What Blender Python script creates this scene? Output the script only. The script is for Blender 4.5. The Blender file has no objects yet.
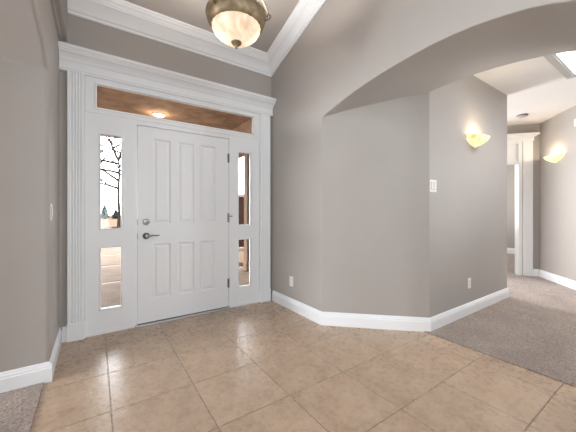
import bpy, bmesh, math, random
from mathutils import Vector, Matrix
random.seed(7)
C = bpy.context.scene.collection
PI = math.pi
H = 1.14                       # eye height in metres; plan measured in eye heights

# ---------------------------------------------------------------- camera
cam = bpy.data.cameras.new('camera'); co = bpy.data.objects.new('camera', cam); C.objects.link(co)
co.location = (0, 0, H); co.rotation_euler = (math.radians(90), 0, math.radians(-34.33))
cam.lens = 17.67; cam.sensor_width = 36; cam.shift_y = -4/576; cam.clip_start = 0.02; cam.clip_end = 400
bpy.context.scene.camera = co
# ---------------------------------------------------------------- view, sky, skylight, added fill lights
vs = bpy.context.scene.view_settings
vs.view_transform = 'Standard'; vs.look = 'None'; vs.gamma = 1; vs.use_curve_mapping = False
vs.exposure = 0.71
w = bpy.data.worlds.new('sky'); bpy.context.scene.world = w; w.use_nodes = True
bg = w.node_tree.nodes['Background']; bg.inputs[0].default_value = (0.93, 0.96, 1.0, 1); bg.inputs[1].default_value = 7.0

def area(name, loc, rot, sx, sy, watts, col=(1, 1, 1), spread=180):
    l = bpy.data.lights.new(name, 'AREA'); l.shape = 'RECTANGLE'; l.size = sx; l.size_y = sy
    l.energy = watts; l.color = col; l.spread = math.radians(spread)
    o = bpy.data.objects.new(name, l); C.objects.link(o); o.location = loc; o.rotation_euler = rot
    return o
R90 = math.radians(90)
# added fill lights with no windows behind them, apart from the skylight
area('fill_behind_camera', (0.1, -3.85, 1.3), (R90, 0, 0), 0.5, 1.8, 28, (0.84, 0.92, 1.0))  # added fill behind the camera, no window there
area('fill_behind_camera', (1.55, -3.85, 1.3), (R90, 0, 0), 0.5, 1.8, 20, (0.84, 0.92, 1.0))  # second added fill behind the camera
area('fill_side_room', (-4.35, 2.50, 1.35), (R90, 0, -R90), 1.2, 1.9, 115, (0.94, 0.97, 1.0))  # added fill sent through the left arch onto the right wall
area('fill_side_room', (-4.35, 0.9, 1.2), (R90, 0, -R90), 1.4, 1.8, 38, (0.88, 0.94, 1.0))  # added low fill in the unseen side room
area('daylight_skylight', (3.97, 0.35, 3.2), (0, 0, 0), 0.85, 1.0, 26, (0.95, 0.97, 1.0))
area('fill_hall_upward', (2.95, -0.9, 0.5), (R90+1.25, 0, 0), 1.2, 1.0, 19, (0.88, 0.95, 1.0), 130)  # added fill aimed up to brighten the soffit and hall ceiling
area('fill_hall_to_foyer', (4.85, -0.75, 1.5), (R90, 0, math.radians(58)), 1.0, 1.6, 9, (0.96, 0.98, 1.0), 70)  # added fill aimed through the right arch at left wall and door
area('fill_alcove', (4.95, 3.8, 1.5), (-R90, 0, 0), 0.7, 1.8, 68, (0.95, 0.97, 1.0))  # unseen fill added in the alcove to brighten the slanted wall
area('fill_far_room', (7.6, 3.85, 1.6), (-R90, 0, 0), 2.2, 1.6, 44, (1, 0.99, 0.98))  # added fill for the room beyond the hall doorway
area('fill_high_left', (-0.15, -1.9, 3.1), (R90, 0, -R90), 2.8, 1.4, 54, (0.86, 0.93, 1.0))  # added fill high behind the camera, facing the right wall

# ---------------------------------------------------------------- materials
def mat(name, col, rough=0.6, metal=0.0, spec=0.5, noise=0.0, nscale=5.0, bump=0.0, bscale=200.0, emis=None, es=0.0, detail=3):
    m = bpy.data.materials.new(name); m.use_nodes = True
    nt = m.node_tree; b = nt.nodes['Principled BSDF']
    b.inputs['Base Color'].default_value = (*col, 1); b.inputs['Roughness'].default_value = rough
    b.inputs['Metallic'].default_value = metal; b.inputs['Specular IOR Level'].default_value = spec
    tc = nt.nodes.new('ShaderNodeTexCoord')
    if noise:
        n = nt.nodes.new('ShaderNodeTexNoise'); n.inputs['Scale'].default_value = nscale; n.inputs['Detail'].default_value = detail
        nt.links.new(tc.outputs['Object'], n.inputs['Vector'])
        r = nt.nodes.new('ShaderNodeValToRGB')
        r.color_ramp.elements[0].position = 0.3; r.color_ramp.elements[1].position = 0.7
        r.color_ramp.elements[0].color = (*[c*(1-noise) for c in col], 1)
        r.color_ramp.elements[1].color = (*[min(1, c*(1+noise)) for c in col], 1)
        nt.links.new(n.outputs['Fac'], r.inputs['Fac']); nt.links.new(r.outputs['Color'], b.inputs['Base Color'])
    if bump:
        n2 = nt.nodes.new('ShaderNodeTexNoise'); n2.inputs['Scale'].default_value = bscale; n2.inputs['Detail'].default_value = 2
        nt.links.new(tc.outputs['Object'], n2.inputs['Vector'])
        bp = nt.nodes.new('ShaderNodeBump'); bp.inputs['Strength'].default_value = bump; bp.inputs['Distance'].default_value = 0.004
        nt.links.new(n2.outputs['Fac'], bp.inputs['Height']); nt.links.new(bp.outputs['Normal'], b.inputs['Normal'])
    if emis:
        b.inputs['Emission Color'].default_value = (*emis, 1); b.inputs['Emission Strength'].default_value = es
    return m

M_wall = mat('greige_paint', (0.418, 0.386, 0.358), 0.62, spec=0.35, noise=0.015, nscale=3, bump=0.22, bscale=90)
M_ceil = mat('ceiling_paint', (0.72, 0.69, 0.67), 0.8, spec=0.2, bump=0.25, bscale=80)
M_trim = mat('white_trim_paint', (0.87, 0.885, 0.90), 0.35, spec=0.4)
M_door = mat('white_door_paint', (0.86, 0.875, 0.89), 0.38, spec=0.4)
M_nickel = mat('satin_nickel', (0.25, 0.245, 0.24), 0.28, metal=1.0)
M_dark = mat('dark_rubber', (0.03, 0.028, 0.026), 0.7)
M_plastic = mat('white_plastic', (0.82, 0.80, 0.77), 0.35)
M_slot = mat('dark_slot', (0.05, 0.05, 0.05), 0.6)
M_bronze = mat('antique_brass', (0.33, 0.25, 0.155), 0.5, metal=0.7, noise=0.35, nscale=22, detail=6)
M_brassdk = mat('dark_brass', (0.24, 0.16, 0.09), 0.35, metal=0.9)
M_stucco = mat('porch_stucco', (0.27, 0.172, 0.112), 0.9, spec=0.1, noise=0.32, nscale=5, detail=6, bump=0.6, bscale=60)
M_post = mat('porch_timber', (0.15, 0.088, 0.053), 0.8, noise=0.2, nscale=12)
M_pave = mat('tan_concrete', (0.10, 0.067, 0.045), 0.85, spec=0.1, noise=0.22, nscale=4, detail=6)
M_dirt = mat('dry_ground', (0.105, 0.072, 0.05), 0.95, spec=0.0, noise=0.12, nscale=0.5)
M_bark = mat('tree_bark', (0.022, 0.017, 0.014), 1.0, spec=0.0, noise=0.3, nscale=8)
M_green = mat('evergreen', (0.012, 0.015, 0.014), 1.0, spec=0.0, noise=0.4, nscale=3)
M_brick = mat('dark_brick', (0.03, 0.015, 0.011), 0.9, spec=0.0, noise=0.4, nscale=14)
M_cap = mat('pale_stone', (0.16, 0.125, 0.10), 0.8)
M_sill = mat('brushed_metal', (0.6, 0.6, 0.6), 0.4, metal=0.8)

def glass_mat():
    m = bpy.data.materials.new('clear_glass'); m.use_nodes = True; nt = m.node_tree
    for n in list(nt.nodes): nt.nodes.remove(n)
    out = nt.nodes.new('ShaderNodeOutputMaterial'); mix = nt.nodes.new('ShaderNodeMixShader')
    tr = nt.nodes.new('ShaderNodeBsdfTransparent'); gl = nt.nodes.new('ShaderNodeBsdfGlossy'); gl.inputs['Roughness'].default_value = 0.02
    fr = nt.nodes.new('ShaderNodeFresnel'); fr.inputs['IOR'].default_value = 1.25
    tr.inputs[0].default_value = (0.97, 0.98, 0.98, 1)
    nt.links.new(fr.outputs[0], mix.inputs[0]); nt.links.new(tr.outputs[0], mix.inputs[1]); nt.links.new(gl.outputs[0], mix.inputs[2])
    nt.links.new(mix.outputs[0], out.inputs[0]); return m
M_glass = glass_mat()

def shade_mat(name, c1, c2, scale, emis, es, stretch=(1, 1, 1), tr=0.1):
    m = bpy.data.materials.new(name); m.use_nodes = True; nt = m.node_tree
    for n in list(nt.nodes): nt.nodes.remove(n)
    out = nt.nodes.new('ShaderNodeOutputMaterial'); add = nt.nodes.new('ShaderNodeAddShader'); mix = nt.nodes.new('ShaderNodeMixShader')
    tl = nt.nodes.new('ShaderNodeBsdfTranslucent'); df = nt.nodes.new('ShaderNodeBsdfPrincipled'); em = nt.nodes.new('ShaderNodeEmission')
    df.inputs['Roughness'].default_value = 0.3
    tc = nt.nodes.new('ShaderNodeTexCoord'); mp = nt.nodes.new('ShaderNodeMapping'); mp.inputs['Scale'].default_value = stretch
    nz = nt.nodes.new('ShaderNodeTexNoise'); nz.inputs['Scale'].default_value = scale; nz.inputs['Detail'].default_value = 5; nz.inputs['Distortion'].default_value = 1.6
    rp = nt.nodes.new('ShaderNodeValToRGB'); rp.color_ramp.elements[0].position = 0.36; rp.color_ramp.elements[1].position = 0.6
    rp.color_ramp.elements[0].color = (*c1, 1); rp.color_ramp.elements[1].color = (*c2, 1)
    L = nt.links.new
    L(tc.outputs['Object'], mp.inputs[0]); L(mp.outputs[0], nz.inputs['Vector']); L(nz.outputs['Fac'], rp.inputs['Fac'])
    L(rp.outputs[0], tl.inputs[0]); L(rp.outputs[0], df.inputs['Base Color'])
    mul = nt.nodes.new('ShaderNodeMixRGB'); mul.blend_type = 'MULTIPLY'; mul.inputs[0].default_value = 1; mul.inputs[2].default_value = (*emis, 1)
    L(rp.outputs[0], mul.inputs[1]); L(mul.outputs[0], em.inputs[0]); em.inputs[1].default_value = es
    mix.inputs[0].default_value = tr
    L(df.outputs[0], mix.inputs[1]); L(tl.outputs[0], mix.inputs[2]); L(mix.outputs[0], add.inputs[0]); L(em.outputs[0], add.inputs[1])
    L(add.outputs[0], out.inputs[0]); return m
M_bowl = shade_mat('alabaster_glass', (0.75, 0.55, 0.38), (0.93, 0.78, 0.60), 9, (1.0, 0.80, 0.58), 0.05, (1, 1, .18), 0.007)
M_scon = shade_mat('veined_alabaster', (0.74, 0.58, 0.30), (0.98, 0.92, 0.70), 16, (1.0, 0.86, 0.55), 0.42)

def emit_mat(name, col, s):
    m = bpy.data.materials.new(name); m.use_nodes = True; b = m.node_tree.nodes['Principled BSDF']
    b.inputs['Base Color'].default_value = (*col, 1); b.inputs['Emission Color'].default_value = (*col, 1); b.inputs['Emission Strength'].default_value = s
    return m
M_bulb = emit_mat('lit_lens', (1.0, 0.86, 0.62), 5)

def tile_mat():
    m = bpy.data.materials.new('beige_tile'); m.use_nodes = True; nt = m.node_tree; b = nt.nodes['Principled BSDF']
    N = nt.nodes.new; L = nt.links.new
    def math_(op, a, bb=None, c=None):
        n = N('ShaderNodeMath'); n.operation = op
        for i, v in enumerate((a, bb, c)):
            if v is None: continue
            if isinstance(v, (int, float)): n.inputs[i].default_value = v
            else: L(v, n.inputs[i])
        return n.outputs[0]
    tc = N('ShaderNodeTexCoord'); sp = N('ShaderNodeSeparateXYZ'); L(tc.outputs['Object'], sp.inputs[0])
    T = 0.405*H; g = 0.0048
    u = math_('DIVIDE', math_('SUBTRACT', sp.outputs[0], 0.0685*H - 20*T), T)
    v = math_('DIVIDE', math_('SUBTRACT', sp.outputs[1], 0.862*H - 20*T), T)
    fu, fv = math_('FRACT', u), math_('FRACT', v)
    def edge(f):     # 0 at a joint, 1 in the field
        d = math_('MINIMUM', f, math_('SUBTRACT', 1.0, f))
        mr = N('ShaderNodeMapRange'); mr.interpolation_type = 'SMOOTHSTEP'; L(d, mr.inputs[0])
        mr.inputs[1].default_value = 0.35*g/T; mr.inputs[2].default_value = 0.95*g/T
        return mr.outputs[0]
    field = math_('MULTIPLY', edge(fu), edge(fv))
    # one random value per tile
    cb = N('ShaderNodeCombineXYZ'); L(math_('FLOOR', u), cb.inputs[0]); L(math_('FLOOR', v), cb.inputs[1])
    wn = N('ShaderNodeTexWhiteNoise'); wn.noise_dimensions = '2D'; L(cb.outputs[0], wn.inputs['Vector'])
    off = N('ShaderNodeVectorMath'); off.operation = 'ADD'; sc = N('ShaderNodeVectorMath'); sc.operation = 'SCALE'; sc.inputs['Scale'].default_value = 7
    L(wn.outputs['Color'], sc.inputs[0]); L(tc.outputs['Object'], off.inputs[0]); L(sc.outputs[0], off.inputs[1])
    n1 = N('ShaderNodeTexNoise'); n1.inputs['Scale'].default_value = 6.5; n1.inputs['Detail'].default_value = 9; n1.inputs['Roughness'].default_value = 0.70; n1.inputs['Distortion'].default_value = 0.15
    L(off.outputs[0], n1.inputs['Vector'])
    rp = N('ShaderNodeValToRGB'); e = rp.color_ramp.elements
    e[0].position = 0.28; e[0].color = (0.355, 0.248, 0.166, 1); e[1].position = 0.74; e[1].color = (0.57, 0.428, 0.315, 1)
    m1 = e.new(0.5); m1.color = (0.465, 0.338, 0.24, 1)
    L(n1.outputs['Fac'], rp.inputs['Fac'])
    hv = N('ShaderNodeHueSaturation'); L(rp.outputs[0], hv.inputs['Color'])
    L(math_('ADD', 0.94, math_('MULTIPLY', wn.outputs['Value'], 0.12)), hv.inputs['Value'])
    mx = N('ShaderNodeMixRGB'); mx.inputs[1].default_value = (0.29, 0.21, 0.15, 1); L(field, mx.inputs[0]); L(hv.outputs[0], mx.inputs[2])
    L(mx.outputs[0], b.inputs['Base Color'])
    n2 = N('ShaderNodeTexNoise'); n2.inputs['Scale'].default_value = 30; n2.inputs['Detail'].default_value = 4; L(off.outputs[0], n2.inputs['Vector'])
    mr = N('ShaderNodeMapRange'); L(n2.outputs['Fac'], mr.inputs[0]); mr.inputs[3].default_value = 0.22; mr.inputs[4].default_value = 0.34
    L(mr.outputs[0], b.inputs['Roughness'])
    h = math_('ADD', math_('MULTIPLY', field, 0.9), math_('MULTIPLY', n2.outputs['Fac'], 0.55))
    bp = N('ShaderNodeBump'); bp.inputs['Strength'].default_value = 0.9; bp.inputs['Distance'].default_value = 0.004
    L(h, bp.inputs['Height']); L(bp.outputs[0], b.inputs['Normal'])
    b.inputs['Specular IOR Level'].default_value = 0.5
    return m
M_tile = tile_mat()

def carpet_mat():
    m = bpy.data.materials.new('taupe_carpet'); m.use_nodes = True; nt = m.node_tree; b = nt.nodes['Principled BSDF']
    N = nt.nodes.new; L = nt.links.new
    tc = N('ShaderNodeTexCoord')
    a = N('ShaderNodeTexNoise'); a.inputs['Scale'].default_value = 75; a.inputs['Detail'].default_value = 4; a.inputs['Roughness'].default_value = 0.7
    c = N('ShaderNodeTexNoise'); c.inputs['Scale'].default_value = 3.5; c.inputs['Detail'].default_value = 3
    L(tc.outputs['Object'], a.inputs['Vector']); L(tc.outputs['Object'], c.inputs['Vector'])
    r = N('ShaderNodeValToRGB'); e = r.color_ramp.elements
    e[0].position = 0.30; e[0].color = (0.12, 0.085, 0.066, 1); e[1].position = 0.72; e[1].color = (0.50, 0.40, 0.34, 1)
    L(a.outputs['Fac'], r.inputs[0])
    hv = N('ShaderNodeHueSaturation'); mr = N('ShaderNodeMapRange'); L(c.outputs['Fac'], mr.inputs[0])
    mr.inputs[1].default_value = 0.35; mr.inputs[2].default_value = 0.65; mr.inputs[3].default_value = 0.9; mr.inputs[4].default_value = 1.12
    L(mr.outputs[0], hv.inputs['Value']); L(r.outputs[0], hv.inputs['Color']); L(hv.outputs[0], b.inputs['Base Color'])
    bp = N('ShaderNodeBump'); bp.inputs['Strength'].default_value = 1.0; bp.inputs['Distance'].default_value = 0.012
    L(a.outputs['Fac'], bp.inputs['Height']); L(bp.outputs[0], b.inputs['Normal'])
    b.inputs['Roughness'].default_value = 0.95; b.inputs['Specular IOR Level'].default_value = 0.1
    b.inputs['Sheen Weight'].default_value = 0.3
    return m
M_carpet = carpet_mat()

# ---------------------------------------------------------------- mesh helpers
def BM(): return bmesh.new()
def bx(bm, x0, x1, y0, y1, z0, z1):
    vs_ = [bm.verts.new((x, y, z)) for x in (x0, x1) for y in (y0, y1) for z in (z0, z1)]
    for f in ((0, 1, 3, 2), (4, 6, 7, 5), (0, 4, 5, 1), (2, 3, 7, 6), (0, 2, 6, 4), (1, 5, 7, 3)):
        bm.faces.new([vs_[i] for i in f])
    return bm
def face(bm, pts): return bm.faces.new([bm.verts.new(p) for p in pts])
def prism_z(bm, poly, z0, z1):
    a = [bm.verts.new((x, y, z0)) for x, y in poly]; b = [bm.verts.new((x, y, z1)) for x, y in poly]
    n = len(poly); bm.faces.new(a[::-1]); bm.faces.new(b)
    for i in range(n): bm.faces.new((a[i], a[(i+1) % n], b[(i+1) % n], b[i]))
def prism_x(bm, poly, x0, x1):            # poly in (y, z)
    a = [bm.verts.new((x0, y, z)) for y, z in poly]; b = [bm.verts.new((x1, y, z)) for y, z in poly]
    n = len(poly); bm.faces.new(a[::-1]); bm.faces.new(b)
    for i in range(n): bm.faces.new((a[i], a[(i+1) % n], b[(i+1) % n], b[i]))
def loft(bm, rings, caps=True):           # rings: lists of points, same length, closed
    R = [[bm.verts.new(p) for p in r] for r in rings]; n = len(R[0])
    for r0, r1 in zip(R, R[1:]):
        for i in range(n): bm.faces.new((r0[i], r0[(i+1) % n], r1[(i+1) % n], r1[i]))
    if caps: bm.faces.new(R[0][::-1]); bm.faces.new(R[-1])
def tube(bm, pts, r, n=10, caps=True):
    pts = [Vector(p) for p in pts]; rr = r if isinstance(r, (list, tuple)) else [r]*len(pts); rings = []
    up = Vector((0, 0, 1)) if abs((pts[1]-pts[0]).normalized().z) < 0.9 else Vector((1, 0, 0))
    for i, p in enumerate(pts):
        t = (pts[min(i+1, len(pts)-1)] - pts[max(i-1, 0)]).normalized()
        a = t.cross(up).normalized(); up = a.cross(t).normalized()
        rings.append([p + a*math.cos(2*PI*k/n)*rr[i] + up*math.sin(2*PI*k/n)*rr[i] for k in range(n)])
    loft(bm, rings, caps)
def lathe(bm, prof, n=32, mtx=None):      # prof: (r, z) top to bottom; r==0 closes
    rows = []
    for r, z in prof:
        if r < 1e-6: rows.append([bm.verts.new((0, 0, z))])
        else: rows.append([bm.verts.new((r*math.cos(2*PI*k/n), r*math.sin(2*PI*k/n), z)) for k in range(n)])
    for a, b in zip(rows, rows[1:]):
        for k in range(n):
            k2 = (k+1) % n
            if len(a) == 1 and len(b) == 1: continue
            if len(a) == 1: bm.faces.new((a[0], b[k2], b[k]))
            elif len(b) == 1: bm.faces.new((a[k], a[k2], b[0]))
            else: bm.faces.new((a[k], a[k2], b[k2], b[k]))
    if mtx is not None:
        vv = [v for row in rows for v in row]; bmesh.ops.transform(bm, matrix=mtx, verts=vv)
def obj(name, bm, m, parent=None, loc=(0, 0, 0), bevel=0, smooth=False, seg=2, rotz=0):
    bmesh.ops.recalc_face_normals(bm, faces=bm.faces)
    me = bpy.data.meshes.new(name); bm.to_mesh(me); bm.free(); me.materials.append(m)
    o = bpy.data.objects.new(name, me); C.objects.link(o); o.location = loc; o.rotation_euler = (0, 0, rotz)
    if parent: o.parent = parent
    if smooth:
        for p in me.polygons: p.use_smooth = True
        try: me.set_sharp_from_angle(angle=math.radians(40))
        except Exception: pass
    if bevel:
        b = o.modifiers.new('bevel', 'BEVEL'); b.width = bevel; b.segments = seg; b.limit_method = 'ANGLE'; b.angle_limit = math.radians(25)
    return o
def tag(o, label=None, cat=None, kind=None, group=None):
    if label: o['label'] = label
    if cat: o['category'] = cat
    if kind: o['kind'] = kind
    if group: o['group'] = group
    return o
def thing(name, label, cat, loc=(0, 0, 0), rotz=0, group=None, kind=None):
    o = bpy.data.objects.new(name, None); C.objects.link(o); o.location = loc; o.rotation_euler = (0, 0, rotz); o.empty_display_size = 0.05
    return tag(o, label, cat, kind, group)
def copy_tree(o, parent=None):
    c = o.copy(); C.objects.link(c); c.parent = parent
    for ch in [k for k in bpy.data.objects if k.parent == o]: copy_tree(ch, c)
    return c

# ---------------------------------------------------------------- plan (metres)
XL, XLU = -0.225*H, -0.178*H
XR, YD = 1.665*H, 2.775*H
A = (XR, 1.905*H); B = (2.31*H, 1.285*H)
YH = B[1]; XE = 3.985*H; ZH = 2.362*H
XA2 = 2.31*H
RP = 0.333                                            # roof pitch
def zc(y): return (2.709 + RP*(2.62 - y/H))*H         # foyer ceiling
ARCH = [(1.905, 1.838), (1.86, 1.853), (1.76, 1.882), (1.64, 1.912), (1.52, 1.938), (1.40, 1.959), (1.285, 1.975), (1.16, 1.988), (1.03, 1.998), (0.92, 2.002),
        (0.80, 2.000), (0.68, 1.990), (0.55, 1.968), (0.45, 1.945), (0.38, 1.921), (0.30, 1.886), (0.22, 1.842)]

# floors
bm = BM(); bx(bm, -0.245*H, 2.265*H, -4.0, YD+0.14, -0.12, 0.0)
tag(obj('floor', bm, M_tile), 'square beige stone tiles laid in a grid in front of the white door', 'floor', 'structure')
bm = BM(); bx(bm, 2.265*H, 9.6, -1.5, 4.1, -0.12, 0.008)
tag(obj('floor_hall', bm, M_carpet), 'taupe carpet of the hallway at the right', 'carpet', 'structure')
bm = BM(); bx(bm, -4.6, -0.245*H, -2.0, YD+0.14, -0.12, 0.010)
tag(obj('floor_side_room', bm, M_carpet), 'taupe carpet in the bottom left corner of the photo', 'carpet', 'structure')

# wall with the front door
FX0, FX1, FZ1 = -0.066*H, 1.509*H, 2.10*H          # rough opening
bm = BM()
bx(bm, -4.6, FX0, YD, YD+0.14, 0, 4.0); bx(bm, FX1, 2.2, YD, YD+0.14, 0, 4.0); bx(bm, FX0, FX1, YD, YD+0.14, FZ1, 4.0)
tag(obj('wall_front', bm, M_wall), 'greige wall around and above the white front door', 'wall', 'structure')

# right wall: entry face, slanted corner, hall face and the arched header in one solid
bm = BM()
TOP = 4.55
yb = ARCH[-1][0]*H
arch = [(y*H, z*H) for y, z in ARCH]
f1 = [(XR, YD+0.1, 0), (XR, YD+0.1, TOP), (XR, -4.0, TOP), (XR, -4.0, 0), (XR, yb, 0)] + [(XR, y, z) for y, z in arch[::-1]] + [(XR, A[1], 0)]
face(bm, f1)
def zi(y, z):        # the soffit lifts slightly towards the hall
    k = y/H
    return z + H*(0.026*max(0, min(1, (1.905-k)/0.62)) if k > 1.285 else 0.026*max(0, min(1, (k-0.72)/0.565)))
def xend(y): return XA2 if y <= YH else XR + (A[1]-y)*(XA2-XR)/(A[1]-YH)
for (y0, z0), (y1, z1) in zip(arch, arch[1:]):
    if abs(y0-A[1]) < 1e-6: face(bm, [(XR, y0, z0), (xend(y1), y1, zi(y1, z1)), (XR, y1, z1)])
    else:
        face(bm, [(XR, y0, z0), (xend(y0), y0, zi(y0, z0)), (XR, y1, z1)]); face(bm, [(xend(y0), y0, zi(y0, z0)), (xend(y1), y1, zi(y1, z1)), (XR, y1, z1)])
dg = [(xend(y), y, zi(y, z)) for y, z in arch if y >= YH-1e-6]
face(bm, [(XR, A[1], 0)] + dg + [(XA2, YH, 0)])
face(bm, [(XA2, YH, 0), (XA2, YH, zi(YH, 1.975*H)), (XA2, YH, TOP), (XE, YH, TOP), (XE, YH, 0)])
face(bm, [(XA2, y, zi(y, z)) for y, z in arch if y <= YH+1e-6] + [(XA2, yb, 0), (XA2, -4.0, 0), (XA2, -4.0, TOP), (XA2, YH, TOP)])
face(bm, [(XR, yb, 0), (XR, yb, arch[-1][1]), (XA2, yb, arch[-1][1]), (XA2, yb, 0)])
face(bm, [(XE, YH, 0), (XE, YH, TOP), (XE, YD+0.1, TOP), (XE, YD+0.1, 0)])
face(bm, [(XR, YD+0.1, 0), (XR, YD+0.1, TOP), (XE, YD+0.1, TOP), (XE, YD+0.1, 0)])
face(bm, [(XR, YD+0.1, TOP), (XR, -4.0, TOP), (XA2, -4.0, TOP), (XA2, YH, TOP), (XE, YH, TOP), (XE, YD+0.1, TOP)])
face(bm, [(XR, -4.0, 0), (XR, -4.0, TOP), (XA2, -4.0, TOP), (XA2, -4.0, 0)])
bmesh.ops.remove_doubles(bm, verts=bm.verts, dist=1e-4)
tag(obj('wall_right', bm, M_wall, bevel=0.008, seg=3), 'greige wall right of the door with slanted corner and wide arch into the hall', 'wall', 'structure')

# left wall with its own arched opening and the stepped band above
YJ = 2.18*H
la = [(YJ + (y-1.905)*H*0.92, (z+0.008)*H) for y, z in ARCH]
bm = BM()
zs = 2.305*H
prism_x(bm, [(YD+0.02, 0), (YD+0.02, 4.5), (-4.0, 4.5), (-4.0, 0), (la[-1][0], 0)] + la[::-1] + [(YJ, 0)], XL-0.34, XL)
tag(obj('wall_left', bm, M_wall, bevel=0.022, seg=4), 'greige wall left of the door with a rounded arched opening', 'wall', 'structure')
bm = BM()
n = 6; sec = [(XL-0.01, zs-0.012), (XL+0.004, zs-0.012)]
sec += [(XL+0.010+0.009*math.sin(t*PI/n), zs-0.012+0.009*(1-math.cos(t*PI/n))) for t in range(n+1)]
sec += [(XL+0.018, zs+0.012), (XLU-0.012, zs+0.012)]
sec += [(XLU-0.012+0.012*math.sin(t*PI/2/4), zs+0.024-0.012*math.cos(t*PI/2/4)) for t in range(5)]
sec += [(XLU, 4.3), (XL-0.01, 4.3)]
loft(bm, [[(x, YD+0.02, z) for x, z in sec], [(x, -4.0, z) for x, z in sec]])
tag(obj('wall_upper', bm, M_wall, smooth=True), 'stepped upper band of the left wall above the door head', 'wall', 'structure')

# foyer ceiling, sloping up from the door wall
bm = BM()
yt = -1.0; t = 0.12
pr = [(YD+0.14, zc(YD+0.14)), (yt, zc(yt)), (-4.0, zc(yt))]
pr = pr + [(y, z+t) for y, z in pr[::-1]]
prism_x(bm, pr, XL-0.3, XR+0.02)
tag(obj('ceiling', bm, M_wall), 'sloping greige foyer ceiling above the hanging bowl lamp', 'ceiling', 'structure')

# hall ceiling with skylight well
SX0, SX1, SY0, SY1 = 3.50, 3.93*H, -0.12, 0.745*H
bm = BM()
x0, x1, y0, y1 = XA2-0.02, 9.6, -1.5, 4.1
bx(bm, x0, SX0, y0, y1, ZH, ZH+0.12); bx(bm, SX1, x1, y0, y1, ZH, ZH+0.12)
bx(bm, SX0, SX1, y0, SY0, ZH, ZH+0.12); bx(bm, SX0, SX1, SY1, y1, ZH, ZH+0.12)
tag(obj('ceiling_hall', bm, M_ceil), 'pale flat ceiling of the hallway with the skylight', 'ceiling', 'structure')
bm = BM(); bx(bm, -4.6, XL-0.3, -2.0, YD+0.1, 2.7, 2.82)
tag(obj('ceiling_side_room', bm, M_ceil), 'pale ceiling of the room beyond the left arch', 'ceiling', 'structure')
bm = BM()                                            # well walls
wz = ZH+0.62
bx(bm, SX0-0.06, SX0, SY0-0.06, SY1+0.06, ZH+0.12, wz); bx(bm, SX1, SX1+0.06, SY0-0.06, SY1+0.06, ZH+0.12, wz)
bx(bm, SX0, SX1, SY0-0.06, SY0, ZH+0.12, wz); bx(bm, SX0, SX1, SY1, SY1+0.06, ZH+0.12, wz)
sk = tag(obj('window_4', bm, M_trim), 'bright skylight in the hallway ceiling at the right edge', 'skylight', 'structure')
bm = BM()
fo, fi = 0.03, 0.05
for (a0, a1, b0, b1) in ((SX0-fo, SX0+fi, SY0-fo, SY1+fo), (SX1-fi, SX1+fo, SY0-fo, SY1+fo), (SX0+fi, SX1-fi, SY0-fo, SY0+fi), (SX0+fi, SX1-fi, SY1-fi, SY1+fo)):
    bx(bm, a0, a1, b0, b1, ZH-0.022, ZH-0.001)
for (a0, a1, b0, b1) in ((SX0+0.02, SX0+fi-0.012, SY0+.02, SY1-.02), (SX1-fi+0.012, SX1-0.02, SY0+.02, SY1-.02), (SX0+fi, SX1-fi, SY0+.02, SY0+fi-.012), (SX0+fi, SX1-fi, SY1-fi+.012, SY1-.02)):
    bx(bm, a0, a1, b0, b1, ZH-0.032, ZH-0.022)
obj('frame', bm, mat('grey_skylight_frame', (0.42, 0.41, 0.40), 0.5), sk, bevel=0.004)
bm = BM(); bx(bm, SX0, SX1, SY0, SY1, ZH+0.55, ZH+0.556); obj('pane', bm, M_glass, sk)

# far walls of the hall
CX, CY = 5.66*H, 1.41*H
XF = 8.16*H
V = Vector((-0.762, -0.648)); EX, EY = CX+V.x*1.76*H, CY+V.y*1.76*H
U = Vector((-0.648, 0.762))
MD = Matrix(((U.x, 0.762, 0, CX), (U.y, 0.648, 0, CY), (0, 0, 1, 0), (0, 0, 0, 1)))   # x along the doorway wall, y into it
def DB(bm, x0, x1, y0, y1, z0, z1):
    n0 = len(bm.verts); bx(bm, x0, x1, y0, y1, z0, z1); bm.verts.ensure_lookup_table()
    bmesh.ops.transform(bm, matrix=MD, verts=bm.verts[n0:])
bm = BM()
prism_z(bm, [(CX, CY), (CX+0.10, CY+0.08), (CX+0.25, CY-0.1), (CX+0.25, -1.4), (EX, -1.4), (EX, EY)], 0, ZH+0.05)
tag(obj('wall_hall', bm, M_wall, bevel=0.006), 'slanted hallway wall at the right edge carrying the second sconce', 'wall', 'structure')
D0, D1, DZ = 0.265*H, 1.12*H, 2.12*H
bm = BM()
DB(bm, 0, D0, 0, 0.13, 0, ZH+0.05); DB(bm, D1, 1.42*H, 0, 0.13, 0, ZH+0.05); DB(bm, D0, D1, 0, 0.13, DZ, ZH+0.05)
pe = MD @ Vector((1.42*H, 0, 0)); bx(bm, pe.x, pe.x+0.12, pe.y-0.02, 4.0, 0, ZH+0.05)
tag(obj('wall_doorway', bm, M_wall), 'narrow wall above the white cased doorway at the end of the hall', 'wall', 'structure')
bm = BM(); bx(bm, XF, XF+0.12, -1.4, 4.1, 0, ZH+0.05)
tag(obj('wall_far', bm, M_wall), 'greige wall of the room seen through the hall doorway', 'wall', 'structure')
bm = BM(); bx(bm, XE, XF+0.1, 3.95, 4.1, 0, ZH+0.05); bx(bm, CX+0.14, XF+0.1, -1.4, -1.28, 0, ZH+0.05); bx(bm, XA2, EX+0.1, -1.5, -1.4, 0, ZH+0.05)
tag(obj('wall_side', bm, M_wall), 'greige closing walls of the hallway out of view', 'wall', 'structure')
bm = BM(); bx(bm, XL-0.34, XR+0.1, -4.12, -4.0, 0, 4.5)
tag(obj('wall_back', bm, M_wall), 'greige wall behind the viewer', 'wall', 'structure')
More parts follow.
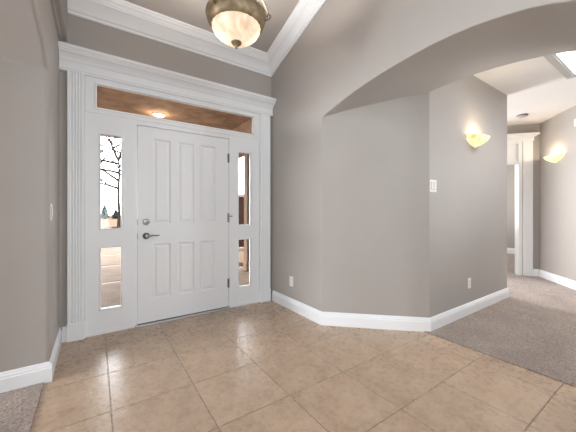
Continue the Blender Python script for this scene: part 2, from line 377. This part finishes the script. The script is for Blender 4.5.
bm = BM(); bx(bm, -4.72, -4.6, -2.0, YD+0.14, 0, 2.8); bx(bm, -4.6, XL-0.3, -2.1, -2.0, 0, 2.8)
tag(obj('wall_side_room', bm, M_wall), 'greige walls of the room beyond the left arch', 'wall', 'structure')

# ---------------------------------------------------------------- baseboards
BH = 0.132
BPROF = [(0, 0), (0.018, 0), (0.018, 0.092), (0.0145, 0.098), (0.0145, 0.108), (0.010, 0.116), (0.008, 0.126), (0.004, BH), (0, BH)]
def sweep(bm, path, prof, side, zb=0.0):
    """profile (offset, height) swept along a floor path; side = +1 left, -1 right of travel"""
    P = [Vector(p) for p in path]; rings = []
    for i, p in enumerate(P):
        ns = []
        if i > 0: d = (P[i]-P[i-1]).normalized(); ns.append(Vector((-d.y, d.x))*side)
        if i < len(P)-1: d = (P[i+1]-P[i]).normalized(); ns.append(Vector((-d.y, d.x))*side)
        m = sum(ns, Vector((0, 0))).normalized(); k = 1/max(0.3, m.dot(ns[0]))
        rings.append([(p.x+m.x*k*o, p.y+m.y*k*o, zb+h) for o, h in prof])
    loft(bm, rings)
bm = BM(); sweep(bm, [(XR, YD-0.045), A, B, (XE, YH), (XE, YD)], BPROF, -1)
tag(obj('baseboard_right', bm, M_trim), 'white baseboard along the right wall, slanted corner and hall wall', 'baseboard', 'structure')
bm = BM(); sweep(bm, [(XL, YD), (XL, YJ), (XL-0.36, YJ)], BPROF, 1)
tag(obj('baseboard_left', bm, M_trim), 'white baseboard wrapping the left arch jamb', 'baseboard', 'structure')
bm = BM(); sweep(bm, [(-0.178*H, YD), (XL+0.019, YD)], BPROF, 1)
tag(obj('baseboard_front', bm, M_trim), 'tiny white baseboard piece between the left wall and the door casing', 'baseboard', 'structure')
bm = BM(); sweep(bm, [(CX+U.x*0.094*H, CY+U.y*0.094*H), (CX, CY), (EX, EY), (EX, -1.4)], BPROF, -1)
tag(obj('baseboard_hall', bm, M_trim), 'white baseboard under the slanted hall wall at the right edge', 'baseboard', 'structure')
bm = BM(); sweep(bm, [(XF, 3.95), (XF, 0.5)], [(o, h*1.25) for o, h in BPROF], -1)
tag(obj('baseboard_far', bm, M_trim), 'white baseboard in the room beyond the hall doorway', 'baseboard', 'structure')

# ---------------------------------------------------------------- crown moulding
CZ = 2.54*H
CP = [(0, 0), (0.014, 0.0), (0.018, 0.010), (0.014, 0.020), (0.020, 0.028), (0.030, 0.031), (0.034, 0.040), (0.045, 0.058), (0.062, 0.080), (0.082, 0.100), (0.100, 0.112), (0.112, 0.116), (0.116, 0.126), (0.124, 0.130), (0.130, 0.140), (0.142, 0.150), (0.150, 0.156), (0.1565, 0.166), (0.1683, 0.172), (0.1683, 0.193)]
bm = BM()
def crown_pt(p, q): return (XR-p, YD-p, CZ+q)
ringL = [(XLU+0.004, YD-p, CZ+q) for p, q in CP]; ringC = [crown_pt(p, q) for p, q in CP]
yR = -1.0
ringR = [(XR-p, yR, CZ+q+RP*(YD-p-yR)) for p, q in CP]
ringL.append((XLU+0.004, YD, CZ+0.193)); ringC.append((XR, YD, CZ+0.193)); ringR.append((XR, yR, CZ+0.193+RP*(YD-yR)))
loft(bm, [ringL, ringC, ringR])
tag(obj('trim_4', bm, M_trim), 'wide white crown moulding along the ceiling above the door and up the right wall', 'crown moulding', 'structure')

# ---------------------------------------------------------------- front entrance unit
YF = YD-0.005          # face of the frame
YG = YF+0.016          # glass plane
def rect_frame(bm, x0, x1, z0, z1, holes, y0, y1):
    """board x0..x1, z0..z1 with rectangular holes stacked (same x range), z ascending"""
    hx0, hx1 = holes[0][0], holes[0][1]
    bx(bm, x0, hx0, y0, y1, z0, z1); bx(bm, hx1, x1, y0, y1, z0, z1)
    z = z0
    for _, _, a, b in holes: bx(bm, hx0, hx1, y0, y1, z, a); z = b
    bx(bm, hx0, hx1, y0, y1, z, z1)
def bead(bm, x0, x1, z0, z1, y, wd=0.016, dp=0.008, lay=((0, 1.0),)):
    """moulded ring around an opening, mitred"""
    prof = [(0, -0.012), (0, dp*0.6), (wd*0.3, dp), (wd*0.7, dp*0.8), (wd, 0), (wd, -0.002)]
    rings = []
    for (cx, cz, sx, sz) in ((x0, z0, -1, -1), (x1, z0, 1, -1), (x1, z1, 1, 1), (x0, z1, -1, 1), (x0, z0, -1, -1)):
        rings.append([(cx+sx*o, y-h, cz+sz*o) for o, h in prof])
    loft(bm, rings, caps=False)

DX0, DX1, DZ1 = 0.308*H, 1.147*H, 1.757*H
TZ0 = 1.80*H
def sidelight(name, x0, x1, gx0, gx1, label):
    bm = BM()
    up = (gx0, gx1, 0.865*H, 1.635*H); lo = (gx0, gx1, 0.205*H, 0.706*H)
    rect_frame(bm, x0, x1, 0.0, TZ0, [lo, up], YF, YF+0.036)
    s = tag(obj(name, bm, M_door), label, 'sidelight window', 'structure')
    for g in (lo, up):
        bm = BM(); bead(bm, *g, YF); f = obj('frame', bm, M_trim, s)
        bm = BM(); bx(bm, g[0]-0.004, g[1]+0.004, YG, YG+0.006, g[2]-0.004, g[3]+0.004); obj('pane', bm, M_glass, f)
    bm = BM(); bx(bm, x0, x1, YF-0.004, YF+0.036, 0.0, 0.035) ; obj('bottom_rail', bm, M_trim, s, bevel=0.002)
    return s
sidelight('window_1', FX0, DX0-0.022, 0.0405*H, 0.1845*H, 'white sidelight panel left of the door, tree seen through upper pane')
sidelight('window_2', DX1+0.012, FX1, 1.257*H, 1.398*H, 'white sidelight panel right of the door, brick pillar behind upper pane')
bm = BM(); tg = (0.0135*H, 1.429*H, 1.848*H, 2.037*H)
rect_frame(bm, FX0, FX1, TZ0, FZ1+0.03, [tg], YF-0.006, YF+0.036)
tr = tag(obj('window_3', bm, M_door, bevel=0.003), 'long transom window above the door showing the brown porch ceiling', 'transom window', 'structure')
bm = BM(); bead(bm, *tg, YF-0.006, 0.02); f = obj('frame', bm, M_trim, tr)
bm = BM(); bx(bm, tg[0]-0.004, tg[1]+0.004, YG, YG+0.006, tg[2]-0.004, tg[3]+0.004); obj('pane', bm, M_glass, f)

# door jamb and slab
bm = BM()
bx(bm, DX0-0.022, DX0-0.004, YF+0.012, YF+0.09, 0, TZ0); bx(bm, DX1+0.003, DX1+0.012, YF+0.004, YF+0.09, 0, TZ0); bx(bm, DX0-0.022, DX1+0.012, YF+0.006, YF+0.09, DZ1+0.006, TZ0)
tag(obj('trim_5', bm, M_trim), 'thin white jamb around the front door', 'door jamb', 'structure')
cols = [(0.427, 0.583), (0.640, 0.797), (0.8515, 1.0105)]
rows = [(0.222, 0.715), (0.893, 1.66)]
YS = YF+0.008
bm = BM()
xs = [DX0] + [v*H for c in cols for v in c] + [DX1]
for i in range(0, len(xs), 2): bx(bm, xs[i], xs[i+1], YS, YS+0.044, 0.022, DZ1)
for a, b in cols:
    for z0, z1 in ((0.022, rows[0][0]*H), (rows[0][1]*H, rows[1][0]*H), (rows[1][1]*H, DZ1)):
        bx(bm, a*H, b*H, YS, YS+0.044, z0, z1)
door = tag(obj('door_1', bm, M_door), 'white six-panel front door, closed', 'door', 'structure')
for a, b in cols:
    for z0, z1 in rows:
        X0, X1, Z0, Z1 = a*H, b*H, z0*H, z1*H
        bm = BM()
        def ring(o, y): return [(X0+o, y, Z0+o), (X1-o, y, Z0+o), (X1-o, y, Z1-o), (X0+o, y, Z1-o)]
        loft(bm, [ring(-0.001, YS+0.03), ring(-0.001, YS-0.001), ring(0.006, YS+0.002), ring(0.014, YS+0.012), ring(0.022, YS+0.013), ring(0.040, YS+0.004), ring(0.044, YS+0.003)])
        obj('door_panel', bm, M_door, door)
# hardware
hx, hz, dz = 0.375*H, 0.788*H, 0.912*H
bm = BM(); mt = Matrix.Translation((hx, YS, hz)) @ Matrix.Rotation(R90, 4, 'X')
lathe(bm, [(0, 0), (0.033, 0), (0.033, 0.006), (0.028, 0.012), (0.014, 0.016), (0.012, 0.045), (0.015, 0.05), (0.015, 0.06), (0, 0.062)], 24, mt)
hd = tag(obj('door_handle', bm, M_nickel, door, smooth=True), 'satin nickel lever handle')
bm = BM(); tube(bm, [(hx, YS-0.052, hz), (hx+0.03, YS-0.056, hz+0.002), (hx+0.06, YS-0.056, hz+0.006), (hx+0.09, YS-0.052, hz+0.003), (hx+0.115, YS-0.046, hz+0.006)], [0.010, 0.009, 0.008, 0.0075, 0.006], 12)
obj('lever', bm, M_nickel, hd, smooth=True)
bm = BM(); mt = Matrix.Translation((hx, YS, dz)) @ Matrix.Rotation(R90, 4, 'X')
lathe(bm, [(0, 0), (0.032, 0), (0.032, 0.008), (0.027, 0.016), (0.012, 0.018), (0, 0.018)], 24, mt)
db = tag(obj('deadbolt', bm, M_nickel, door, smooth=True), 'round satin nickel deadbolt')
bm = BM(); bx(bm, hx-0.018, hx+0.018, YS-0.034, YS-0.016, dz-0.005, dz+0.005); obj('thumb_turn', bm, M_nickel, db, bevel=0.003)
for z in (hz, dz):
    bm = BM(); bx(bm, DX0-0.0035, DX0+0.0015, YS-0.003, YS+0.02, z-0.03, z+0.03); obj('latch_plate', bm, M_nickel, door)
for z in (1.56*H, 0.94*H, 0.262*H):
    bm = BM(); tube(bm, [(DX1+0.004, YS-0.006, z-0.05), (DX1+0.004, YS-0.006, z+0.05)], 0.0065, 12)
    for q in (-0.053, 0.053): tube(bm, [(DX1+0.004, YS-0.006, z+q-0.004), (DX1+0.004, YS-0.006, z+q+0.004)], 0.005, 10)
    bx(bm, DX1-0.014, DX1+0.004, YS-0.002, YS+0.001, z-0.05, z+0.05)
    obj('hinge', bm, M_nickel, door)
bm = BM(); bx(bm, DX1+0.006, DX1+0.034, YS-0.022, YS-0.012, 0.955*H-0.004, 0.955*H+0.006); tube(bm, [(DX1+0.034, YS-0.017, 0.955*H-0.008), (DX1+0.034, YS-0.017, 0.955*H+0.010)], 0.007, 10)
obj('door_stop', bm, M_nickel, door)
bm = BM(); bx(bm, DX0, DX1, YS-0.001, YS+0.044, 0.016, 0.0225); obj('weatherstrip', bm, M_dark, door)
bm = BM(); bx(bm, DX0-0.02, DX1+0.012, YS-0.035, YD+0.14, 0.0, 0.015)
tag(obj('threshold', bm, M_sill, bevel=0.004), 'low metal threshold under the white front door', 'threshold', 'structure')

# fluted casings
def casing(name, x0, x1, label):
    w_ = x1-x0; yb_ = YD-0.002; th = 0.030
    pts = [(x0, yb_), (x0, yb_-th*0.9), (x0+0.004, yb_-th)]
    nfl = 4; m0 = x0+w_*0.16; step = w_*0.68/nfl
    for k in range(nfl):
        a = m0+k*step+step*0.14; b = m0+(k+1)*step-step*0.14
        pts += [(a, yb_-th)] + [(a+(b-a)*s, yb_-th+0.0075*math.sin(PI*s)) for s in (0.2, 0.5, 0.8)] + [(b, yb_-th)]
    pts += [(x1-0.004, yb_-th), (x1, yb_-th*0.9), (x1, yb_)]
    bm = BM(); prism_z(bm, pts, 0.155, 2.10*H)
    c = tag(obj(name, bm, M_trim), label, 'door casing', 'structure')
    bm = BM(); bx(bm, x0-0.003, x1+0.003, yb_-th-0.008, yb_, 0.0, 0.155); obj('plinth', bm, M_trim, c, bevel=0.003)
    return c
casing('trim_1', -0.177*H, -0.068*H, 'fluted white door casing at the left of the entrance')
casing('trim_2', 1.512*H, 1.636*H, 'fluted white door casing at the right of the entrance')
# entablature
EP = [(0.0, 2.085), (0.034, 2.085), (0.034, 2.098), (0.040, 2.103), (0.040, 2.112), (0.033, 2.116), (0.033, 2.160), (0.040, 2.163), (0.046, 2.170), (0.055, 2.184), (0.070, 2.198), (0.086, 2.208), (0.097, 2.212), (0.100, 2.220), (0.108, 2.224), (0.112, 2.232), (0.122, 2.236), (0.122, 2.258), (0.0, 2.258)]
bm = BM()
loft(bm, [[(XL+0.002, YD-0.002-o, z*H) for o, z in EP], [(XR-0.002, YD-0.002-o, z*H) for o, z in EP]])
tag(obj('trim_3', bm, M_trim), 'white moulded entablature shelf spanning above the transom', 'door head moulding', 'structure')

# ---------------------------------------------------------------- cased doorway at the end of the hall
bm = BM(); DB(bm, 0.095*H, 0.222*H, -0.024, 0, 0, DZ); DB(bm, 1.16*H, 1.29*H, -0.024, 0, 0, DZ)
DB(bm, 0.108*H, 0.130*H, -0.030, -0.024, 0, DZ); DB(bm, 0.19*H, 0.21*H, -0.030, -0.024, 0, DZ)
DB(bm, 0.23*H, D0+0.012, -0.010, 0.14, 0, DZ); DB(bm, D1-0.02, 1.155*H, -0.010, 0.14, 0, DZ)
tag(obj('trim_6', bm, M_trim, bevel=0.003), 'white casing of the doorway at the end of the hall', 'door casing', 'structure')
bm = BM(); DB(bm, 0.085*H, 1.30*H, -0.035, 0, 2.10*H, 2.165*H); DB(bm, 0.06*H, 1.33*H, -0.065, 0, 2.165*H, 2.185*H); DB(bm, 0.035*H, 1.36*H, -0.095, 0, 2.185*H, 2.215*H)
tag(obj('trim_7', bm, M_trim, bevel=0.004), 'white cap moulding above the hall doorway', 'door head moulding', 'structure')
bm = BM(); DB(bm, D0+0.012, D1-0.02, 0.0, 0.10, 1.755*H, 1.80*H); DB(bm, D0+0.012, D1-0.02, 0.0, 0.10, 2.075*H, DZ)
tw = tag(obj('window_5', bm, M_trim, bevel=0.003), 'white transom panel over the doorway at the end of the hall', 'transom window', 'structure')
bm = BM(); DB(bm, D0+0.012, D1-0.02, 0.05, 0.06, 1.80*H, 2.075*H); obj('panel', bm, M_trim, tw)

# ---------------------------------------------------------------- hanging bowl lamp
LX, LY, LZ = 0.712*H, 1.60*H, 2.185*H     # centre of the rim
lamp = thing('pendant_lamp', 'antique brass bowl pendant with glowing glass hanging from the foyer ceiling', 'ceiling lamp', (LX, LY, LZ-0.012))
rr = 0.178*H
bm = BM()
lathe(bm, [(rr-0.020, 0.026), (rr-0.006, 0.034), (rr+0.002, 0.030), (rr+0.004, 0.018), (rr-0.004, 0.010), (rr-0.002, 0.0), (rr-0.006, -0.018), (rr-0.015, -0.038), (rr-0.026, -0.055), (rr-0.034, -0.060), (rr-0.040, -0.058), (rr-0.034, -0.030), (rr-0.020, 0.026)], 64)
obj('rim', bm, M_bronze, lamp, smooth=True)
bm = BM(); br = rr-0.037; prof = []
for k in range(15):
    a = k/14*PI/2; prof.append((br*math.cos(a)**1.0 if k < 14 else 0.0, -0.052-0.112*math.sin(a)))
N_ = 96; rowsv = []
for i, (r, z) in enumerate(prof):
    if r == 0: rowsv.append([bm.verts.new((0, 0, z))]); continue
    rowsv.append([bm.verts.new(((r*(1+0.012*math.cos(24*2*PI*k/N_)))*math.cos(2*PI*k/N_), (r*(1+0.012*math.cos(24*2*PI*k/N_)))*math.sin(2*PI*k/N_), z)) for k in range(N_)])
for a, b in zip(rowsv, rowsv[1:]):
    for k in range(N_):
        if len(b) == 1: bm.faces.new((a[k], a[(k+1) % N_], b[0]))
        else: bm.faces.new((a[k], a[(k+1) % N_], b[(k+1) % N_], b[k]))
gb = obj('glass_bowl', bm, M_bowl, lamp, smooth=True)
bm = BM(); lathe(bm, [(0, -0.150), (0.030, -0.152), (0.036, -0.160), (0.034, -0.170), (0.024, -0.177), (0.018, -0.184), (0.009, -0.187), (0.007, -0.192), (0.010, -0.197), (0.008, -0.203), (0, -0.208)], 24)
obj('finial', bm, M_bronze, lamp, smooth=True)
for k in range(3):
    an = math.radians(-35 + 120*k)
    c, s = math.cos(an), math.sin(an)
    def q(r, z, t=0): return (r*c - t*s, r*s + t*c, z)
    bm = BM()
    tube(bm, [q(rr-0.01, -0.012), q(rr+0.008, -0.008), q(rr+0.024, -0.002), q(rr+0.034, 0.012), q(rr+0.032, 0.027), q(rr+0.020, 0.033), q(rr+0.010, 0.026), q(rr+0.012, 0.014)], 0.0055, 10)
    hk = obj('hook', bm, M_brassdk, lamp, smooth=True)
    bm = BM(); tube(bm, [q(rr+0.020, 0.031), q(rr+0.012, 0.06), q(rr*0.72, 0.22), q(rr*0.34, 0.42), q(0.03, 0.52), q(0.012, 0.56)], 0.0048, 10)
    obj('rod', bm, M_bronze, hk, smooth=True)
zt = zc(LY) - LZ
bm = BM(); lathe(bm, [(0, 0.53), (0.018, 0.535), (0.03, 0.56), (0.02, 0.59), (0.008, 0.61), (0.007, zt-0.06), (0.02, zt-0.05), (0.055, zt-0.03), (0.065, zt-0.005), (0.065, zt+0.02), (0, zt+0.02)], 24)
obj('stem', bm, M_bronze, lamp, smooth=True)
def point(name, loc, wts, col, r=0.03, parent=None):
    l = bpy.data.lights.new(name, 'POINT'); l.energy = wts; l.color = col; l.shadow_soft_size = r
    o = bpy.data.objects.new(name, l); C.objects.link(o); o.location = loc; o.parent = parent
    return o
for i, (ax, ay) in enumerate(((-0.065, 0.045), (0.095, -0.035))):
    bm = BM(); lathe(bm, [(0, 0.05), (0.012, 0.045), (0.013, 0.02), (0.024, -0.005), (0.027, -0.025), (0.020, -0.045), (0, -0.055)], 20)
    obj('bulb', bm, M_plastic, lamp, loc=(ax, ay, -0.005), smooth=True)
    point('bulb_light', (ax*1.05, ay*1.05, -0.082), 28.0, (0.98, 0.97, 0.96), 0.055, lamp)

# ---------------------------------------------------------------- wall sconces
def make_sconce(label, loc, rotz):
    t = thing('wall_sconce', label, 'wall lamp', loc, rotz, 'alabaster sconces in the hallway')
    a, b, c = 0.190, 0.145, 0.108
    bm = BM(); nu, nv = 40, 14; rows_ = []
    for j in range(nv+1):
        v = j/nv; s = (1-v**1.7)**0.75 if j < nv else 0.02
        rows_.append([bm.verts.new((a*math.cos(PI*i/nu)*s, -0.004-b*math.sin(PI*i/nu)*s*(0.92+0.08*(1-v)), -c*v + 0.018*abs(math.cos(PI*i/nu))**2*(1-v))) for i in range(nu+1)])
    for r0, r1 in zip(rows_, rows_[1:]):
        for i in range(nu): bm.faces.new((r0[i], r0[i+1], r1[i+1], r1[i]))
    sh = obj('glass_shade', bm, M_scon, t, smooth=True)
    so = sh.modifiers.new('thick', 'SOLIDIFY'); so.thickness = 0.005
    bm = BM(); bx(bm, -0.05, 0.05, -0.010, 0.0, -0.11, -0.03); bx(bm, -0.012, 0.012, -0.045, -0.010, -0.075, -0.06)
    bp = obj('back_plate', bm, M_sill, t, bevel=0.003)
    bm = BM(); lathe(bm, [(0, 0.0), (0.012, -0.003), (0.013, -0.028), (0.02, -0.05), (0, -0.062)][::-1], 16)
    obj('bulb', bm, M_plastic, t, loc=(0, -0.045, 0.005), smooth=True)
    point('sconce_light', (0, -0.055, 0.0), 4.2, (1.0, 0.85, 0.64), 0.03, t)
    return t
make_sconce('glowing alabaster half-bowl sconce on the wall nearest the arch', (3.12*H, YH, 1.735*H), 0)
dx, dy = CX-EX, CY-EY; L_ = math.hypot(dx, dy); angw = math.atan2(dy, dx)
tt = 0.225
make_sconce('smaller-looking glowing sconce on the slanted wall at the right edge', (CX-dx*tt, CY-dy*tt, 1.785*H), angw + PI)

# ---------------------------------------------------------------- small wall fittings
def plate_outlet(label, loc, rotz, scale=1.0, group='duplex outlets'):
    t = thing('wall_outlet', label, 'outlet', loc, rotz)
    t.scale = (scale,)*3
    bm = BM(); bx(bm, -0.036, 0.036, -0.006, 0.0, -0.058, 0.058); obj('plate', bm, M_plastic, t, bevel=0.003)
    for z in (-0.022, 0.022):
        bm = BM(); bx(bm, -0.017, 0.017, -0.009, -0.006, z-0.015, z+0.015); s = obj('socket', bm, M_plastic, t, bevel=0.002)
        bm = BM(); bx(bm, -0.008, -0.006, -0.0095, -0.0088, z-0.004, z+0.007); bx(bm, 0.006, 0.008, -0.0095, -0.0088, z-0.004, z+0.007); bx(bm, -0.002, 0.002, -0.0095, -0.0088, z-0.011, z-0.007)
        obj('slot', bm, M_slot, s)
    return t
plate_outlet('white outlet low on the wall just right of the front door', (XR, 2.375*H, 0.29*H), -R90)
plate_outlet('white outlet low on the hall wall below the near sconce', (3.02*H, YH, 0.305*H), 0)
plate_outlet('white outlet low on the wall seen through the hall doorway', (XF, 2.42*H, 0.29*H), -R90, 1.3)
def rocker(label, loc, rotz, gangs, name='light_switch'):
    t = thing(name, label, 'light switch', loc, rotz)
    w2 = 0.036+0.023*(gangs-1)
    bm = BM(); bx(bm, -w2, w2, -0.006, 0.0, -0.058, 0.058); obj('plate', bm, M_plastic, t, bevel=0.003)
    for k in range(gangs):
        x = (k-(gangs-1)/2)*0.046
        bm = BM(); bx(bm, x-0.018, x+0.018, -0.0068, -0.006, -0.036, 0.036); obj('frame', bm, M_slot, t)
        bm = BM(); bx(bm, x-0.016, x+0.016, -0.011, -0.0062, -0.034, 0.034); obj('rocker', bm, M_plastic, t, bevel=0.003)
    return t
rocker('white double rocker switch on the hall wall beside the slanted corner', (2.362*H, YH, 1.22*H), 0, 2)
rocker('white switch seen edge-on on the narrow wall left of the door', (XL, 2.26*H, 1.0*H), R90, 1)
# smoke detector
bm = BM(); lathe(bm, [(0, 0.002), (0.070, 0.002), (0.070, -0.012), (0.064, -0.030), (0.050, -0.038), (0, -0.040)], 32)
sd = thing('smoke_detector', 'round smoke detector on the hall ceiling near the doorway', 'smoke detector', (4.95*H, 1.42*H, ZH))
obj('body', bm, mat('grey_plastic', (0.42, 0.38, 0.35), 0.5), sd, smooth=True)
bm = BM(); lathe(bm, [(0.0705, -0.013), (0.073, -0.013), (0.073, -0.020), (0.069, -0.020)], 32); obj('vent', bm, M_slot, sd)
# small chime at the right edge of the frame
tq = 0.485
ch = thing('door_chime', 'small white box high on the slanted wall at the right frame edge', 'chime', (CX-dx*tq, CY-dy*tq, 2.135*H), angw + PI)
bm = BM(); bx(bm, -0.075, 0.075, -0.035, 0, -0.05, 0.05); obj('body', bm, M_plastic, ch, bevel=0.008)

# ---------------------------------------------------------------- outside
bm = BM(); bx(bm, -60, 60, YD+0.15, 140, -0.25, -0.08)
tag(obj('ground', bm, M_dirt), 'pale tan dry ground outside beyond the sidelights', 'ground', 'structure')
bm = BM(); bx(bm, -2.4, 2.8, YD+0.14, 4.55, -0.12, -0.02)
tag(obj('porch_floor', bm, M_pave), 'tan concrete porch slab outside the front door', 'porch floor', 'structure')
for i, (y0, y1, x1) in enumerate(((4.58, 5.55, 2.6), (5.62, 7.3, 2.6), (7.40, 9.1, 2.6), (9.2, 12.0, 2.6))):
    bm = BM(); bx(bm, -2.0, x1, y0, y1, -0.10, -0.028-0.004*i)
    lab = ['tan paving slab nearest the porch, behind the lower left pane', 'second tan paving slab out from the porch', 'third tan paving slab out from the porch', 'farthest tan paving slab, at top of the lower left pane'][i]
    s = tag(obj('paving_slab', bm, M_pave, bevel=0.006), lab, 'paving slab', None, 'paving slabs of the front walk')
    bm = BM(); bx(bm, -2.0, x1, y1-0.09, y1+0.001, -0.10, -0.026-0.004*i); obj('edge', bm, M_cap, s)
bm = BM(); bx(bm, -2.4, 2.9, YD+0.14, 7.2, 2.75, 2.9)
pc = tag(obj('porch_ceiling', bm, M_stucco), 'rough brown stucco porch ceiling seen through the transom', 'porch ceiling', 'structure')
bm = BM(); lathe(bm, [(0.058, 0.0), (0.098, -0.0), (0.100, -0.010), (0.092, -0.016), (0.066, -0.012), (0.058, 0.0)], 32)
dl = thing('porch_downlight', 'lit round recessed light in the brown porch ceiling behind the transom', 'recessed light', (0.87, 5.05, 2.75))
obj('trim_ring', bm, M_plastic, dl, smooth=True)
bm = BM(); lathe(bm, [(0, -0.012), (0.04, -0.010), (0.062, -0.002)], 24); obj('lens', bm, M_bulb, dl, smooth=True)
point('downlight_glow', (0, 0, -0.10), 5, (1.0, 0.82, 0.6), 0.05, dl)
bm = BM(); bx(bm, 2.22, 2.80, YD+0.14, 7.2, 2.40, 2.76); bx(bm, 2.22, 2.55, YD+0.14, 3.6, -0.1, 2.76)
tag(obj('wall_porch', bm, M_stucco), 'brown stucco beam along the right side of the porch', 'wall', 'structure')
ps = thing('porch_post', 'tan timber porch post behind the right sidelight', 'post', (2.60, 5.10, -0.02))
bm = BM(); bx(bm, -0.14, 0.14, -0.07, 0.07, 0.0, 2.405); obj('shaft', bm, M_post, ps, bevel=0.01)
bm = BM(); bx(bm, -0.16, 0.16, -0.09, 0.09, 0.0, 0.16); obj('base', bm, M_post, ps, bevel=0.01)
bm = BM(); bx(bm, -0.11, -0.095, -0.073, -0.07, 0.2, 2.38); bx(bm, 0.06, 0.075, -0.073, -0.07, 0.2, 2.38); obj('groove', bm, M_brick, ps)
bp_ = thing('brick_pillar', 'dark brick pillar with pale cap outside, behind the right sidelight', 'pillar', (3.80, 8.7, -0.08))
bm = BM()
for k in range(20): bx(bm, -0.30, 0.30, -0.28, 0.28, k*0.085, k*0.085+0.078); bx(bm, -0.292, 0.292, -0.272, 0.272, k*0.085+0.078, k*0.085+0.085)
obj('shaft', bm, M_brick, bp_)
bm = BM(); bx(bm, -0.36, 0.36, -0.34, 0.34, 1.70, 1.80); obj('cap', bm, M_cap, bp_, bevel=0.015)
bm = BM(); bx(bm, -0.40, 0.40, -0.55, -0.28, 0.0, 0.09); obj('footing', bm, M_cap, bp_, bevel=0.01)
lw = BM(); bx(lw, 2.6, 6.5, 5.6, 5.75, -0.1, 0.05)
tag(obj('garden_kerb', lw, M_pave, bevel=0.01), 'low tan kerb outside behind the lower right pane', 'kerb')

# bare tree
bm = BM()
def branch(p, d, r, ln, depth):
    r = max(r, 0.012)
    n = 5; pts = [p.copy()]; rs = [r]; q_ = p.copy(); dd = d.normalized()
    for i in range(n):
        dd = (dd + Vector((random.uniform(-.17, .17), random.uniform(-.17, .17), random.uniform(-.08, .10)))).normalized()
        q_ = q_ + dd*ln/n; pts.append(q_.copy()); rs.append(r*(1-0.45*(i+1)/n))
    tube(bm, pts, rs, 5 if depth < 3 else 4)
    if depth < 4:
        for k in range(4 if depth < 2 else 3):
            i = random.randint(1, n); a = random.uniform(0, 2*PI)
            nd = (dd*0.55 + Vector((math.cos(a), math.sin(a), random.uniform(-0.25, 0.5)))).normalized()
            branch(pts[i], nd, rs[i]*0.75, ln*random.uniform(0.55, 0.78), depth+1)
tp = Vector((0, 0, 0))
tube(bm, [(0, 0, 0), (0.03, 0, 1.2), (-0.04, 0, 2.6), (0.03, 0, 4.0), (0.0, 0, 5.2)], [0.13, 0.10, 0.085, 0.075, 0.06], 8)
for k, (zz, dx_, dz_, ln) in enumerate(((3.0, -1, 0.45, 2.6), (3.6, -0.9, 0.7, 2.8), (4.2, -1, 0.3, 2.6), (4.6, 0.7, 0.8, 2.4), (5.1, -0.6, 0.9, 2.6), (5.2, 0.2, 1.0, 2.6), (4.0, 0.8, 0.5, 2.0), (4.9, -1, 0.1, 2.8))):
    branch(Vector((0, 0, zz)), Vector((dx_, random.uniform(-.4, .4), dz_)), 0.095, ln, 1)
tag(obj('bare_tree', bm, M_bark, loc=(1.50, 25.0, -0.08)), 'bare branching tree outside, seen through the upper left pane', 'tree')
# far evergreens
evl = ['leftmost far evergreen through the left sidelight', 'tall pointed far evergreen left of the bare trunk', 'small rounded far evergreen beside the tall one', 'low far evergreen nearest the bare tree trunk', 'far evergreen just right of the bare trunk', 'far evergreen behind the right sidelight']
for i, (x, hgt, wd) in enumerate(((-0.4, 1.9, 1.4), (1.35, 2.6, 1.3), (3.0, 1.7, 1.3), (4.7, 2.0, 1.5), (6.4, 1.9, 1.5), (27.0, 2.4, 1.8))):
    bm = BM(); prof = [(0, hgt)]
    for k in range(1, 9):
        f_ = k/8; prof += [(wd*0.62*f_**0.7*random.uniform(.85, 1.1), hgt*(1-f_*0.92)), (wd*0.5*f_**0.7*random.uniform(.85, 1.1), hgt*(1-f_*0.92)-0.03)]
    prof.append((0, 0.05)); lathe(bm, prof, 14)
    e = thing('evergreen_tree', evl[i], 'tree', (x, 57+random.uniform(-1, 1), -0.08), 0, 'far evergreens on the horizon')
    obj('crown', bm, M_green, e)
    bm = BM(); tube(bm, [(0, 0, 0), (0, 0, 0.3)], 0.08, 8); obj('trunk', bm, M_bark, e)
for i, (x, y, s) in enumerate(((0.55, 21.5, 0.20), (1.12, 21.8, 0.26), (1.75, 21.2, 0.2))):
    bm = BM(); prof = [(0, s)] + [(s*1.1*math.sin(PI*k/7), s*math.cos(PI*k/14)) for k in range(1, 7)] + [(0, 0)]
    lathe(bm, prof, 10)
    tag(obj('low_shrub', bm, M_green, loc=(x, y, -0.08)), ['leftmost low dark shrub on the tan ground', 'middle and widest low dark shrub on the tan ground', 'low dark shrub at the foot of the bare tree'][i], 'shrub', None, 'low shrubs on the dry ground')
